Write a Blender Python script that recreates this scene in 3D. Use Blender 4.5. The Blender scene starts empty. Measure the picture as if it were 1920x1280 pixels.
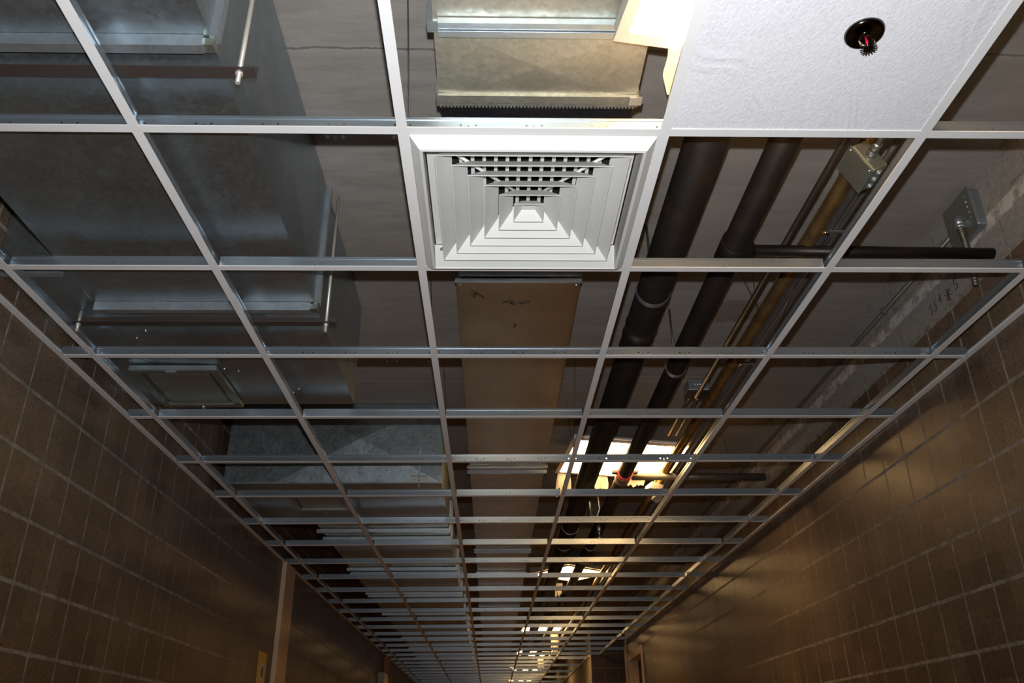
import bpy, math, random
from mathutils import Vector, Matrix
random.seed(7)
SC = bpy.context.scene
COL = SC.collection
ZO = 1.15            # camera height above the floor; heights below are measured from the camera

# ------------------------------------------------------------------ camera
PITCH, ROLL, YAW = .4596, -.0115, .0282
cy, sy, cp, sp = math.cos(YAW), math.sin(YAW), math.cos(PITCH), math.sin(PITCH)
FWD = Vector((sy*cp, cy*cp, sp)); RT = Vector((cy, -sy, 0)); UP = RT.cross(FWD)
cr, sr = math.cos(ROLL), math.sin(ROLL)
R2 = cr*RT + sr*UP; U2 = -sr*RT + cr*UP
cam_d = bpy.data.cameras.new('camera'); cam = bpy.data.objects.new('camera', cam_d); COL.objects.link(cam)
cam_d.sensor_width = 36; cam_d.lens = 1554.86/1920*36; cam_d.clip_start = .02; cam_d.clip_end = 100
m = Matrix((R2, U2, -FWD)).transposed().to_4x4(); m.translation = Vector((0, 0, ZO)); cam.matrix_world = m
SC.camera = cam

# ------------------------------------------------------------------ world, flash, exposure
w = bpy.data.worlds.new('world'); SC.world = w; w.use_nodes = True
w.node_tree.nodes['Background'].inputs[0].default_value = (.02, .016, .012, 1)
w.node_tree.nodes['Background'].inputs[1].default_value = .1
FLASH_POWER = 205
fl = bpy.data.lights.new('camera_flash', 'SPOT'); flo = bpy.data.objects.new('camera_flash', fl); COL.objects.link(flo)
fl.energy = FLASH_POWER; fl.color = (.95, .97, 1.0); fl.shadow_soft_size = .012
fl.spot_size = math.radians(120); fl.spot_blend = 1.0
TILT = math.radians(13)     # the flash head points a little higher than the lens
F3 = FWD*math.cos(TILT)+U2*math.sin(TILT); U3 = U2*math.cos(TILT)-FWD*math.sin(TILT)
mf = Matrix((R2, U3, -F3)).transposed().to_4x4(); mf.translation = Vector((0, 0, ZO+.113)); flo.matrix_world = mf
LAMP = 23.0
LAMP_COL = (1.0, .60, .24)
SC.view_settings.view_transform = 'Standard'; SC.view_settings.look = 'None'
SC.view_settings.exposure = 0; SC.view_settings.gamma = 1; SC.view_settings.use_curve_mapping = False

# ------------------------------------------------------------------ materials
class NT:
    def __init__(s, name):
        s.m = bpy.data.materials.new(name); s.m.use_nodes = True; s.t = s.m.node_tree; s.n = s.t.nodes; s.b = s.n['Principled BSDF']
    def add(s, ty, **k):
        n = s.n.new(ty)
        for a, v in k.items():
            if a.startswith('i_'):
                n.inputs[a[2:].replace('_', ' ')].default_value = v
            else: setattr(n, a, v)
        return n
    def link(s, a, b): s.t.links.new(a, b)
    def math(s, op, a, b=None, c=None):
        n = s.n.new('ShaderNodeMath'); n.operation = op
        for i, v in enumerate((a, b, c)):
            if v is None: continue
            if isinstance(v, (int, float)): n.inputs[i].default_value = v
            else: s.link(v, n.inputs[i])
        return n.outputs[0]
    def noise(s, scale, detail=3, rough=.5, vec=None, dim=None):
        n = s.add('ShaderNodeTexNoise'); n.inputs['Scale'].default_value = scale; n.inputs['Detail'].default_value = detail; n.inputs['Roughness'].default_value = rough
        if vec is not None: s.link(vec, n.inputs['Vector'])
        return n.outputs['Fac']
    def ramp(s, fac, stops):
        n = s.n.new('ShaderNodeValToRGB'); e = n.color_ramp.elements
        while len(e) < len(stops): e.new(.5)
        for el, (p, c) in zip(e, stops): el.position = p; el.color = (*c, 1) if len(c) == 3 else c
        s.link(fac, n.inputs[0]); return n.outputs[0]
    def mix(s, f, a, b, mode='MIX'):
        n = s.n.new('ShaderNodeMix'); n.data_type = 'RGBA'; n.blend_type = mode
        for inp, v in ((n.inputs[0], f), (n.inputs[6], a), (n.inputs[7], b)):
            if isinstance(v, (int, float)): inp.default_value = v
            elif isinstance(v, tuple): inp.default_value = (*v, 1)
            else: s.link(v, inp)
        return n.outputs[2]
    def bump(s, h, strength=.3, dist=.01):
        n = s.n.new('ShaderNodeBump'); n.inputs['Strength'].default_value = strength; n.inputs['Distance'].default_value = dist
        s.link(h, n.inputs['Height']); s.link(n.outputs[0], s.b.inputs['Normal']); return n
    def obj(s): return s.add('ShaderNodeTexCoord').outputs['Object']
    def geo(s): return s.add('ShaderNodeNewGeometry').outputs['Position']

def simple(name, col, rough=.5, metal=0., noise=None, var=.15, bump=None, spec=.5):
    t = NT(name); t.b.inputs['Roughness'].default_value = rough; t.b.inputs['Metallic'].default_value = metal
    t.b.inputs['Specular IOR Level'].default_value = spec
    if noise:
        g = t.geo(); f = t.noise(noise, 4, .6, g)
        a = tuple(max(0, c*(1-var)) for c in col); b = tuple(min(1, c*(1+var)) for c in col)
        t.link(t.ramp(f, [(.3, a), (.7, b)]), t.b.inputs['Base Color'])
        if bump: t.bump(t.noise(noise*3, 3, .6, g), bump, .004)
    else: t.b.inputs['Base Color'].default_value = (*col, 1)
    return t.m

def galv(name, col=(.50, .56, .58), rough=.38, metal=.9, stain=.5, spangle=.25):
    t = NT(name); g = t.geo()
    v = t.add('ShaderNodeTexVoronoi'); v.inputs['Scale'].default_value = 90; t.link(g, v.inputs['Vector'])
    sep = t.add('ShaderNodeSeparateColor'); t.link(v.outputs['Color'], sep.inputs[0])
    big = t.noise(3.0, 5, .65, g); mid = t.noise(14, 4, .6, g)
    base = t.mix(t.math('MULTIPLY', sep.outputs[0], spangle), col, tuple(c*.62 for c in col))
    base = t.mix(t.ramp(big, [(.42, (0, 0, 0)), (.68, (stain,)*3)]), base, tuple(c*.55 for c in (col[0]*1.05, col[1], col[2]*.9)))
    t.link(base, t.b.inputs['Base Color']); t.b.inputs['Metallic'].default_value = metal
    r = t.math('ADD', t.math('MULTIPLY', mid, .22), rough-.11); r = t.math('ADD', r, t.math('MULTIPLY', sep.outputs[1], .08))
    t.link(r, t.b.inputs['Roughness']); t.bump(big, .12, .02)
    return t.m

def block_mat(name, y_off, z_off, step_y, grey_above=None, axis=1):
    t = NT(name); g = t.geo(); s = t.add('ShaderNodeSeparateXYZ'); t.link(g, s.inputs[0])
    Yc, Zc = s.outputs[axis], s.outputs[2]
    wob = t.math('MULTIPLY', t.math('SUBTRACT', t.noise(30, 3, .6, g), .5), .010)
    def joint(c, off, step, half):
        u = t.math('ADD', t.math('DIVIDE', t.math('SUBTRACT', c, off), step), 1000.5)
        fr = t.math('ABSOLUTE', t.math('SUBTRACT', t.math('FRACT', u), .5))
        d = t.math('ADD', t.math('MULTIPLY', fr, step), wob)
        return t.math('LESS_THAN', d, half), t.math('FLOOR', u)
    jy, iy = joint(Yc, y_off, step_y, .0048); jz, iz = joint(Zc, z_off, .2, .0064)
    mort = t.math('MAXIMUM', jy, jz)
    cell = t.add('ShaderNodeCombineXYZ'); t.link(iy, cell.inputs[0]); t.link(iz, cell.inputs[1])
    wn = t.add('ShaderNodeTexWhiteNoise'); wn.noise_dimensions = '3D'; t.link(cell.outputs[0], wn.inputs[0])
    speck = t.noise(120, 3, .75, g); cloud = t.noise(2.3, 4, .6, g)
    brown = t.ramp(speck, [(.30, (.018, .013, .009)), (.42, (.125, .084, .055)), (.6, (.155, .107, .070)), (.74, (.24, .17, .115))])
    tone = t.math('ADD', t.math('MULTIPLY', wn.outputs[0], .42), .78)
    tone = t.math('MULTIPLY', tone, t.math('ADD', t.math('MULTIPLY', cloud, .5), .75))
    tc = t.add('ShaderNodeCombineColor')
    for i in range(3): t.link(tone, tc.inputs[i])
    col = t.mix(1.0, brown, tc.outputs[0], 'MULTIPLY')
    mcol = t.ramp(t.noise(25, 4, .6, g), [(.3, (.17, .15, .12)), (.7, (.36, .32, .27))])
    if grey_above is not None:
        grey = t.ramp(t.noise(60, 4, .7, g), [(.3, (.22, .21, .195)), (.7, (.33, .32, .30))])
        isg = t.math('GREATER_THAN', t.math('ADD', Zc, t.math('MULTIPLY', wob, .6)), grey_above)
        col = t.mix(isg, col, grey)
        za = t.math('ADD', Zc, t.math('MULTIPLY', wob, 2.0))
        fill = t.math('MULTIPLY', t.math('GREATER_THAN', za, ZO+1.640), t.math('LESS_THAN', za, ZO+1.692))
        edge = t.math('MULTIPLY', t.math('GREATER_THAN', za, grey_above-.006), t.math('LESS_THAN', za, grey_above+.012))
        strip = t.ramp(t.noise(16, 4, .7, g), [(.38, (.26, .245, .23)), (.55, (.55, .52, .50))])
        col = t.mix(mort, col, mcol)
        col = t.mix(fill, col, strip); col = t.mix(edge, col, mcol)
        mask = t.math('MAXIMUM', mort, t.math('MAXIMUM', fill, edge))
        mask = t.math('MAXIMUM', mask, t.math('MULTIPLY', isg, .8))
    else:
        col = t.mix(mort, col, mcol); mask = mort
    t.link(col, t.b.inputs['Base Color'])
    t.link(t.math('ADD', .38, t.math('MULTIPLY', mask, .5)), t.b.inputs['Roughness'])
    t.link(t.math('SUBTRACT', .42, t.math('MULTIPLY', mask, .38)), t.b.inputs['Specular IOR Level'])
    h = t.math('SUBTRACT', t.math('MULTIPLY', speck, .25), mort); t.bump(h, .35, .004)
    return t.m

def slab_mat():
    t = NT('cast_concrete'); g = t.geo(); s = t.add('ShaderNodeSeparateXYZ'); t.link(g, s.inputs[0])
    mp = t.add('ShaderNodeMapping'); mp.inputs['Scale'].default_value = (1, 5, 1); t.link(g, mp.inputs[0])
    st = t.noise(3.5, 6, .65, mp.outputs[0]); fine = t.noise(110, 3, .7, g); big = t.noise(1.4, 3, .5, g)
    c = t.ramp(st, [(.3, (.27, .25, .225)), (.55, (.355, .33, .30)), (.75, (.41, .385, .355))])
    c = t.mix(t.math('MULTIPLY', fine, .35), c, (.16, .145, .13))
    c = t.mix(t.ramp(big, [(.4, (0,)*3), (.62, (.45,)*3)]), c, (.23, .205, .175))
    wob = t.math('MULTIPLY', t.math('SUBTRACT', t.noise(9, 4, .7, g), .5), .03)
    u = t.math('ADD', t.math('DIVIDE', t.math('SUBTRACT', t.math('ADD', s.outputs[1], wob), 1.81), 1.2), 100.5)
    d = t.math('MULTIPLY', t.math('ABSOLUTE', t.math('SUBTRACT', t.math('FRACT', u), .5)), 1.2)
    j = t.math('LESS_THAN', d, .004); halo = t.ramp(d, [(0, (.5,)*3), (.04, (0,)*3)])
    c = t.mix(halo, c, (.36, .34, .31)); c = t.mix(j, c, (.17, .155, .14))
    # rust coloured patch between the pipes
    dist = t.add('ShaderNodeVectorMath'); dist.operation = 'DISTANCE'; t.link(g, dist.inputs[0]); dist.inputs[1].default_value = (1.15, 3.42, ZO+1.855)
    dd = t.math('ADD', dist.outputs['Value'], t.math('MULTIPLY', t.noise(9, 3, .6, g), .25))
    c = t.mix(t.ramp(dd, [(.22, (.6,)*3), (.26, (0,)*3)]), c, (.15, .095, .065))
    t.link(c, t.b.inputs['Base Color']); t.b.inputs['Roughness'].default_value = .85
    t.bump(t.math('ADD', t.math('MULTIPLY', st, .6), t.math('MULTIPLY', fine, .3)), .25, .01)
    return t.m

def tile_mat():
    t = NT('plaster_tile'); g = t.geo()
    mp = t.add('ShaderNodeMapping'); mp.inputs['Scale'].default_value = (1.0, .55, 1); mp.inputs['Rotation'].default_value = (0, 0, .5); t.link(g, mp.inputs[0])
    n = t.noise(210, 3, .6, mp.outputs[0]); n2 = t.noise(16, 3, .5, mp.outputs[0])
    w_ = t.add('ShaderNodeTexWave'); w_.inputs['Scale'].default_value = 1.6; w_.inputs['Distortion'].default_value = 9; w_.inputs['Detail'].default_value = 2; w_.inputs['Detail Scale'].default_value = 1.3
    t.link(mp.outputs[0], w_.inputs['Vector'])
    rid = t.ramp(w_.outputs['Fac'], [(.90, (0,)*3), (.985, (1,)*3), (1.0, (.2,)*3)])
    t.link(t.ramp(n, [(.3, (.74, .74, .77)), (.7, (.86, .86, .89))]), t.b.inputs['Base Color']); t.b.inputs['Roughness'].default_value = .5
    h = t.math('ADD', t.math('MULTIPLY', n, .8), t.math('ADD', t.math('MULTIPLY', n2, .9), t.math('MULTIPLY', rid, .5))); t.bump(h, .55, .0035)
    return t.m

def emit_mat(name, col, strength):
    t = NT(name); t.b.inputs['Base Color'].default_value = (.8, .8, .8, 1)
    t.b.inputs['Emission Color'].default_value = (*col, 1); t.b.inputs['Emission Strength'].default_value = strength
    return t.m

def pipe_mat(name, col, rust, rough=.42, metal=.55, f=.5):
    t = NT(name); g = t.geo(); n = t.noise(11, 6, .7, g); n2 = t.noise(60, 4, .7, g)
    c = t.mix(t.ramp(n, [(.45, (0,)*3), (.62, (f,)*3)]), col, rust); c = t.mix(t.ramp(n2, [(.6, (0,)*3), (.8, (.35,)*3)]), c, tuple(x*2.6 for x in col))
    t.link(c, t.b.inputs['Base Color']); t.b.inputs['Roughness'].default_value = rough; t.b.inputs['Metallic'].default_value = metal
    t.bump(n2, .12, .003); return t.m

M = dict(
    wallL=block_mat('brown_block_left', 2.99, ZO+1.109-.1*0, .1975),
    wallR=block_mat('brown_block_right', 2.751, ZO+1.109, .1985, grey_above=ZO+1.512),
    wallX=block_mat('brown_block_cross', 1.5, ZO+1.109, .2, axis=0),
    slab=slab_mat(), tile=tile_mat(),
    white=simple('white_baked_paint', (.80, .80, .79), .38, noise=8, var=.03),
    diff=simple('white_enamel', (.72, .72, .69), .5, noise=6, var=.03),
    tee=simple('tee_zinc', (.42, .48, .535), .32, .84),
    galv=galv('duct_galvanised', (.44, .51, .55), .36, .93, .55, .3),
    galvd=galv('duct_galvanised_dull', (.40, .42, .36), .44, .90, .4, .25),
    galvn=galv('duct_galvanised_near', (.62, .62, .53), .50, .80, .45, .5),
    galvc=galv('duct_galvanised_warm_lit', (.37, .28, .16), .33, .92, .45, .2),  # neutral zinc; the warm light falling on it is tinted into this colour
    flange=galv('flange_zinc', (.56, .63, .68), .34, .85, .25, .2),
    pipe=pipe_mat('black_iron', (.016, .0145, .013), (.05, .028, .018), .42, .5, .4),
    brown=pipe_mat('brown_pipe', (.34, .22, .09), (.10, .065, .035), .26, .85, .6),
    emt=galv('conduit_zinc', (.42, .44, .45), .32, .9, .3, .05),
    emtd=galv('conduit_dull', (.19, .175, .14), .44, .8, .4, .05),
    bar=pipe_mat('mill_angle', (.10, .085, .08), (.12, .06, .04), .5, .6, .4),
    rod=simple('zinc_rod', (.62, .60, .54), .4, .55),
    dark=simple('dark_void', (.006, .006, .007), .8),
    canvas=simple('black_canvas', (.008, .008, .010), .55, noise=20, var=.4, bump=.6),
    chrome=simple('dark_chrome', (.10, .09, .08), .14, 1.0),
    brass=simple('brass', (.75, .58, .33), .2, 1.0),
    red=simple('red_paint', (.45, .05, .03), .45),
    bulb=simple('red_glass_bulb', (.55, .01, .05), .1),
    beige=simple('beige_paint', (.74, .53, .35), .5, noise=5, var=.06),
    frame=simple('cream_fixture_paint', (.52, .49, .45), .45),
    lens=emit_mat('lit_lens', LAMP_COL, LAMP),
    film=simple('torn_white_film', (.80, .76, .66), .55, noise=18, var=.12, bump=.5),
    ink=simple('green_black_ink', (.012, .02, .012), .7),
    inkk=simple('black_ink', (.012, .012, .014), .7),
    yellow=simple('yellow_sign', (.72, .42, .02), .45), signw=simple('sign_white', (.62, .60, .55), .5), signg=simple('sign_grey', (.16, .16, .17), .5),
    floor=simple('waxed_tile', (.42, .26, .115), .5, noise=1.5, var=.12),
    door=simple('doorway_darkness', (.010, .006, .005), .5),  # near black, the darkness of the room through the doorway
    orange=simple('orange_paint', (.55, .20, .09), .5),
    screw=simple('bright_screw', (.85, .86, .88), .15, .9),
    scuff=simple('dust_smear', (.36, .37, .35), .8),
)
def film_setup(mm):
    b = mm.node_tree.nodes['Principled BSDF']; b.inputs['Transmission Weight'].default_value = 0; b.inputs['Subsurface Weight'].default_value = .0
    n = mm.node_tree.nodes; tr = n.new('ShaderNodeBsdfTranslucent'); tr.inputs[0].default_value = (.85, .80, .68, 1)
    mx = n.new('ShaderNodeMixShader'); mx.inputs[0].default_value = .5; out = n['Material Output']
    l = mm.node_tree.links; l.new(b.outputs[0], mx.inputs[1]); l.new(tr.outputs[0], mx.inputs[2]); l.new(mx.outputs[0], out.inputs[0])
film_setup(M['film'])

# ------------------------------------------------------------------ builders
class MB:
    def __init__(s): s.v = []; s.f = []; s.smooth = []
    def quad(s, *p):
        i = len(s.v); s.v += [tuple(q) for q in p]; s.f.append(tuple(range(i, i+len(p)))); s.smooth.append(False); return s
    def box(s, x0, x1, y0, y1, z0, z1):
        i = len(s.v)
        s.v += [(x0, y0, z0), (x1, y0, z0), (x1, y1, z0), (x0, y1, z0), (x0, y0, z1), (x1, y0, z1), (x1, y1, z1), (x0, y1, z1)]
        for a in ((3, 2, 1, 0), (4, 5, 6, 7), (0, 1, 5, 4), (1, 2, 6, 5), (2, 3, 7, 6), (3, 0, 4, 7)): s.f.append(tuple(i+q for q in a)); s.smooth.append(False)
        return s
    def obox(s, c, ex, ey, ez):
        c, ex, ey, ez = Vector(c), Vector(ex), Vector(ey), Vector(ez); i = len(s.v)
        for a, b, d in ((-1, -1, -1), (1, -1, -1), (1, 1, -1), (-1, 1, -1), (-1, -1, 1), (1, -1, 1), (1, 1, 1), (-1, 1, 1)):
            s.v.append(tuple(c+ex*a+ey*b+ez*d))
        for a in ((3, 2, 1, 0), (4, 5, 6, 7), (0, 1, 5, 4), (1, 2, 6, 5), (2, 3, 7, 6), (3, 0, 4, 7)): s.f.append(tuple(i+q for q in a)); s.smooth.append(False)
        return s
    def tube(s, pts, r, n=16, caps=True):
        pts = [Vector(p) for p in pts]; rs = r if isinstance(r, (list, tuple)) else [r]*len(pts); base = len(s.v)
        up = None
        for k, p in enumerate(pts):
            d = (pts[min(k+1, len(pts)-1)]-pts[max(k-1, 0)]).normalized()
            if up is None: up = Vector((0, 0, 1)) if abs(d.z) < .9 else Vector((1, 0, 0))
            a = d.cross(up).normalized(); b = a.cross(d).normalized(); up = b
            for j in range(n):
                t = 2*math.pi*j/n; s.v.append(tuple(p+(a*math.cos(t)+b*math.sin(t))*rs[k]))
        for k in range(len(pts)-1):
            for j in range(n):
                a0 = base+k*n+j; a1 = base+k*n+(j+1) % n; s.f.append((a0, a1, a1+n, a0+n)); s.smooth.append(True)
        if caps:
            s.f.append(tuple(base+j for j in reversed(range(n)))); s.smooth.append(False)
            s.f.append(tuple(base+(len(pts)-1)*n+j for j in range(n))); s.smooth.append(False)
        return s
    def lathe(s, c, prof, n=28, axis=(0, 0, 1)):
        c = Vector(c); ax = Vector(axis).normalized(); a = ax.orthogonal().normalized(); b = ax.cross(a); base = len(s.v)
        for r, h in prof:
            for j in range(n):
                t = 2*math.pi*j/n; s.v.append(tuple(c+ax*h+(a*math.cos(t)+b*math.sin(t))*r))
        for k in range(len(prof)-1):
            for j in range(n):
                a0 = base+k*n+j; a1 = base+k*n+(j+1) % n; s.f.append((a0, a1, a1+n, a0+n)); s.smooth.append(True)
        return s
    def build(s, name, mat, parent=None, bevel=0, origin=None, zoff=True):
        me = bpy.data.meshes.new(name); dz = ZO if zoff else 0
        if parent is not None: og = Vector(parent.location)
        elif origin is not None: og = Vector(origin)+Vector((0, 0, dz))
        else:
            xs = [v[0] for v in s.v]; ys = [v[1] for v in s.v]; zs = [v[2] for v in s.v]
            og = Vector(((min(xs)+max(xs))/2, (min(ys)+max(ys))/2, min(zs)+dz))
        if parent is not None and parent.parent is not None: og = og+Vector(parent.parent.location)
        me.from_pydata([tuple(Vector(v)+Vector((0, 0, dz))-og) for v in s.v], [], s.f); me.update()
        for p, sm in zip(me.polygons, s.smooth): p.use_smooth = sm
        me.materials.append(M[mat]); o = bpy.data.objects.new(name, me); COL.objects.link(o)
        if parent is None: o.location = og
        else: o.parent = parent
        if bevel:
            b = o.modifiers.new('bevel', 'BEVEL'); b.width = bevel; b.segments = 2; b.limit_method = 'ANGLE'
        return o
def tag(o, label, cat, group=None):
    o['label'] = label; o['category'] = cat
    if group: o['group'] = group
    return o
def thing(name, label, cat, loc, group=None):
    o = bpy.data.objects.new(name, None); o.empty_display_size = .05; COL.objects.link(o); o.location = (loc[0], loc[1], loc[2]+ZO); return tag(o, label, cat, group)
def struct(o): o['kind'] = 'structure'; return o
def copyobj(o, parent=None):
    c = o.copy(); COL.objects.link(c)
    if parent: c.parent = parent
    return c

# ------------------------------------------------------------------ the shell
G = 1.288; S = 1.855; WL, WR = -1.547, 1.763; F = -ZO; YE = 27.0
struct(MB().box(-2.2, 5.0, -2.8, YE+.3, F-.1, F).build('floor', 'floor'))
struct(MB().box(-2.2, 5.0, -2.8, YE+.3, S, S+.2).build('ceiling', 'slab'))
struct(MB().box(WL-.25, WL, -2.6, YE, F, S).build('wall_left', 'wallL'))
DY0, DY1, DZ = 10.19, 11.20, 1.02
b = MB().box(WR, WR+.25, -2.6, DY0, F, S).box(WR, WR+.25, DY0, DY1, DZ, S).box(WR, WR+.25, DY1, 11.46, F, S)
struct(b.build('wall_right', 'wallR'))
struct(MB().box(1.50, 4.6, 13.2, 13.4, F, S).box(1.50, 1.7, 13.4, YE, F, S).build('wall_recess', 'wallX'))
struct(MB().box(4.4, 4.6, 11.46, 13.2, F, S).build('wall_side', 'wallR'))
struct(MB().box(1.99, 4.6, 11.26, 11.46, F, S).build('wall_alcove', 'wallX'))
struct(MB().box(WL, 1.7, YE-.2, YE, F, S).build('wall_far', 'wallX'))
struct(MB().box(WL-.25, WR+.25, -2.8, -2.6, F, S).build('wall_back', 'wallX'))
struct(MB().box(WR+.10, WR+.15, DY0, DY1, F, DZ).build('doorway_dark_panel', 'door'))  # no real door leaf: dark panel stands in for the unlit room beyond
struct(MB().box(WR-.02, WR+.10, DY0-.0, DY1, DZ-.001, DZ+.088).box(WR-.02, WR+.10, DY0, DY0+.05, F, DZ).box(WR-.02, WR+.10, DY1-.05, DY1, F, DZ).build('trim_1', 'beige'))
struct(MB().box(WL, WL+.035, 6.29, 6.60, F, G-.002).build('trim_2', 'beige', bevel=.004))
struct(MB().box(WR-.02, WR+.02, 11.36, 11.47, F, G-.002).build('trim_3', 'beige'))

# ------------------------------------------------------------------ suspended grid
s_ = .6096
MX = [-1.4245+i*s_ for i in range(6)]
ROW = lambda j: .8962+j*s_
FW = .012
ORD = ['zeroth', 'first', 'second', 'third', 'fourth', 'fifth', 'sixth', 'seventh', 'eighth', 'ninth', 'tenth', 'eleventh', 'twelfth', 'thirteenth', 'fourteenth', 'fifteenth', 'sixteenth', 'seventeenth', 'eighteenth', 'nineteenth', 'twentieth', 'twenty-first', 'twenty-second', 'twenty-third', 'twenty-fourth', 'twenty-fifth', 'twenty-sixth', 'twenty-seventh', 'twenty-eighth', 'twenty-ninth', 'thirtieth']

def web_mesh(L, holes, axis):
    """web with real punched holes; holes = list of (pos, z, kind) in a strip z .0016-.030, bulb above"""
    b = MB(); T = .0009; z0, z1 = .0016, .031
    def P(u, v, w): return (u, w, G+v) if axis == 0 else (w, u, G+v)
    def face(q):
        for w in (-T, T):
            pts = [P(u, v, w) for u, v in q]
            if (w > 0) ^ (axis == 1): pts = pts[::-1]
            b.quad(*pts)
    xs = 0.0; pend = []
    for pos, zc, kind in sorted(holes):
        hw, hh, cell = (.0030, .0030, .0065) if kind == 'r' else (.0012, .0048, .0045)
        a0, a1 = pos-cell, pos+cell
        if a0 <= xs or a1 >= L: continue
        face([(xs, z0), (a0, z0), (a0, z1), (xs, z1)])
        N = 12
        inner = [(pos+hw*math.cos(2*math.pi*k/N), zc+hh*math.sin(2*math.pi*k/N)) for k in range(N)]
        outer = []
        for k in range(N):
            t = 2*math.pi*k/N; c_, s2 = math.cos(t), math.sin(t)
            sc = min(cell/abs(c_) if abs(c_) > 1e-6 else 9, ((z1-zc) if s2 > 0 else (zc-z0))/abs(s2) if abs(s2) > 1e-6 else 9)
            outer.append((pos+sc*c_, zc+sc*s2))
        cor = [(a1, z1), (a0, z1), (a0, z0), (a1, z0)]
        for k in range(N):
            face([inner[k], outer[k], outer[(k+1) % N], inner[(k+1) % N]])
            # corner fill
            o1, o2 = outer[k], outer[(k+1) % N]
            for c in cor:
                on1 = abs(o1[0]-c[0]) < 1e-7; on2 = abs(o2[1]-c[1]) < 1e-7; on3 = abs(o1[1]-c[1]) < 1e-7; on4 = abs(o2[0]-c[0]) < 1e-7
                if (on1 and on2 and not on4) or (on3 and on4 and not on2): face([o1, c, o2])
        xs = a1
    face([(xs, z0), (L, z0), (L, z1), (xs, z1)])
    if axis == 0: b.box(0, L, -.003, .003, G+z1, G+.0385)
    else: b.box(-.003, .003, 0, L, G+z1, G+.0385)
    return b
def flange_mesh(L, axis):
    b = MB()
    if axis == 0: b.box(0, L, -FW, FW, G, G+.0010).box(0, L, -FW, -FW+.001, G+.001, G+.0022).box(0, L, FW-.001, FW, G+.001, G+.0022)
    else: b.box(-FW, FW, 0, L, G, G+.0010).box(-FW, -FW+.001, 0, L, G+.001, G+.0022).box(FW-.001, FW, 0, L, G+.001, G+.0022)
    return b
def make_tee(name, label, cat, L, axis, holes, loc, group):
    t = thing(name, label, cat, (0, 0, G), group)
    flange_mesh(L, axis).build('painted_flange', 'white', t)
    web_mesh(L, holes, axis).build('zinc_web', 'tee', t)
    t.location = (loc[0], loc[1], G+ZO); return t
def dup(t, loc, label):
    c = copyobj(t); c.location = (loc[0], loc[1], G+ZO); c['label'] = label
    for ch in t.children: copyobj(ch, c)
    return c
# main runners across the corridor at every odd row
NR = 29
xa, xb = WL+.002, WR-.002
holes = []
k0 = MX[2]-xa
for k in range(-12, 16):
    c = k0+k*.1524
    if .02 < c < (xb-xa)-.02:
        holes += [(c, .0125, 's'), (c-.0178, .0165, 'r'), (c+.0178, .0165, 'r')]
for i in range(5): holes.append((MX[i]-xa+.0762, .009, 's'))
mains = []
for j in range(1, NR+1, 2):
    n = (j+1)//2
    nm = ORD[n]
    ext = 'along the diffuser' if j == 1 else ('before the tilted lit fixture' if j == 5 else 'from the camera')
    lab = 'wall to wall punched white main runner, %s one %s' % (nm, ext)
    wide = (j in (17, 19))
    if j == 1:
        mt = make_tee('main_runner', lab, 'ceiling grid bar', xb-xa, 0, holes, (xa, ROW(j)), 'main runners of the ceiling grid'); mains.append(mt)
    elif ROW(j) > 13.1:
        if not any(q.get('short') for q in mains):
            sh = make_tee('main_runner', lab, 'ceiling grid bar', 1.498-xa, 0, [h for h in holes if h[0] < 3.0], (xa, ROW(j)), 'main runners of the ceiling grid'); sh['short'] = 1; mains.append(sh); sq = sh
        else: mains.append(dup(sq, (xa, ROW(j)), lab))
    elif ROW(j) > 11.46:
        lg = make_tee('main_runner', lab, 'ceiling grid bar', 4.39-xa, 0, holes, (xa, ROW(j)), 'main runners of the ceiling grid'); mains.append(lg)
    else: mains.append(dup(mt, (xa, ROW(j)), lab))
for q in mains:
    if 'short' in q: del q['short']
# four foot cross tees running away from the camera
L4 = 2*s_-2*FW-.0006; h4 = [(.29, .012, 's'), (.31, .017, 's'), (.90, .012, 's'), (.92, .017, 's')]
col_words = ['leftmost column', 'second column from left', 'third column from left', 'fourth column from left', 'fifth column from left', 'rightmost column']
t4 = None
for n, j in enumerate(range(-1, NR, 2)):
    for i, x in enumerate(MX):
        if ROW(j) > 13.1 and x > 1.45: continue
        where = 'nearest span before first runner' if j == -1 else 'between %s and %s runners' % (ORD[(j+1)//2], ORD[(j+3)//2])
        lab = 'long white tee, %s, %s' % (col_words[i], where)
        loc = (x, ROW(j)+FW+.0003)
        if t4 is None: t4 = make_tee('long_cross_tee', lab, 'ceiling grid bar', L4, 1, h4, loc, 'long cross tees running along the corridor')
        else: dup(t4, loc, lab)
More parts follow.
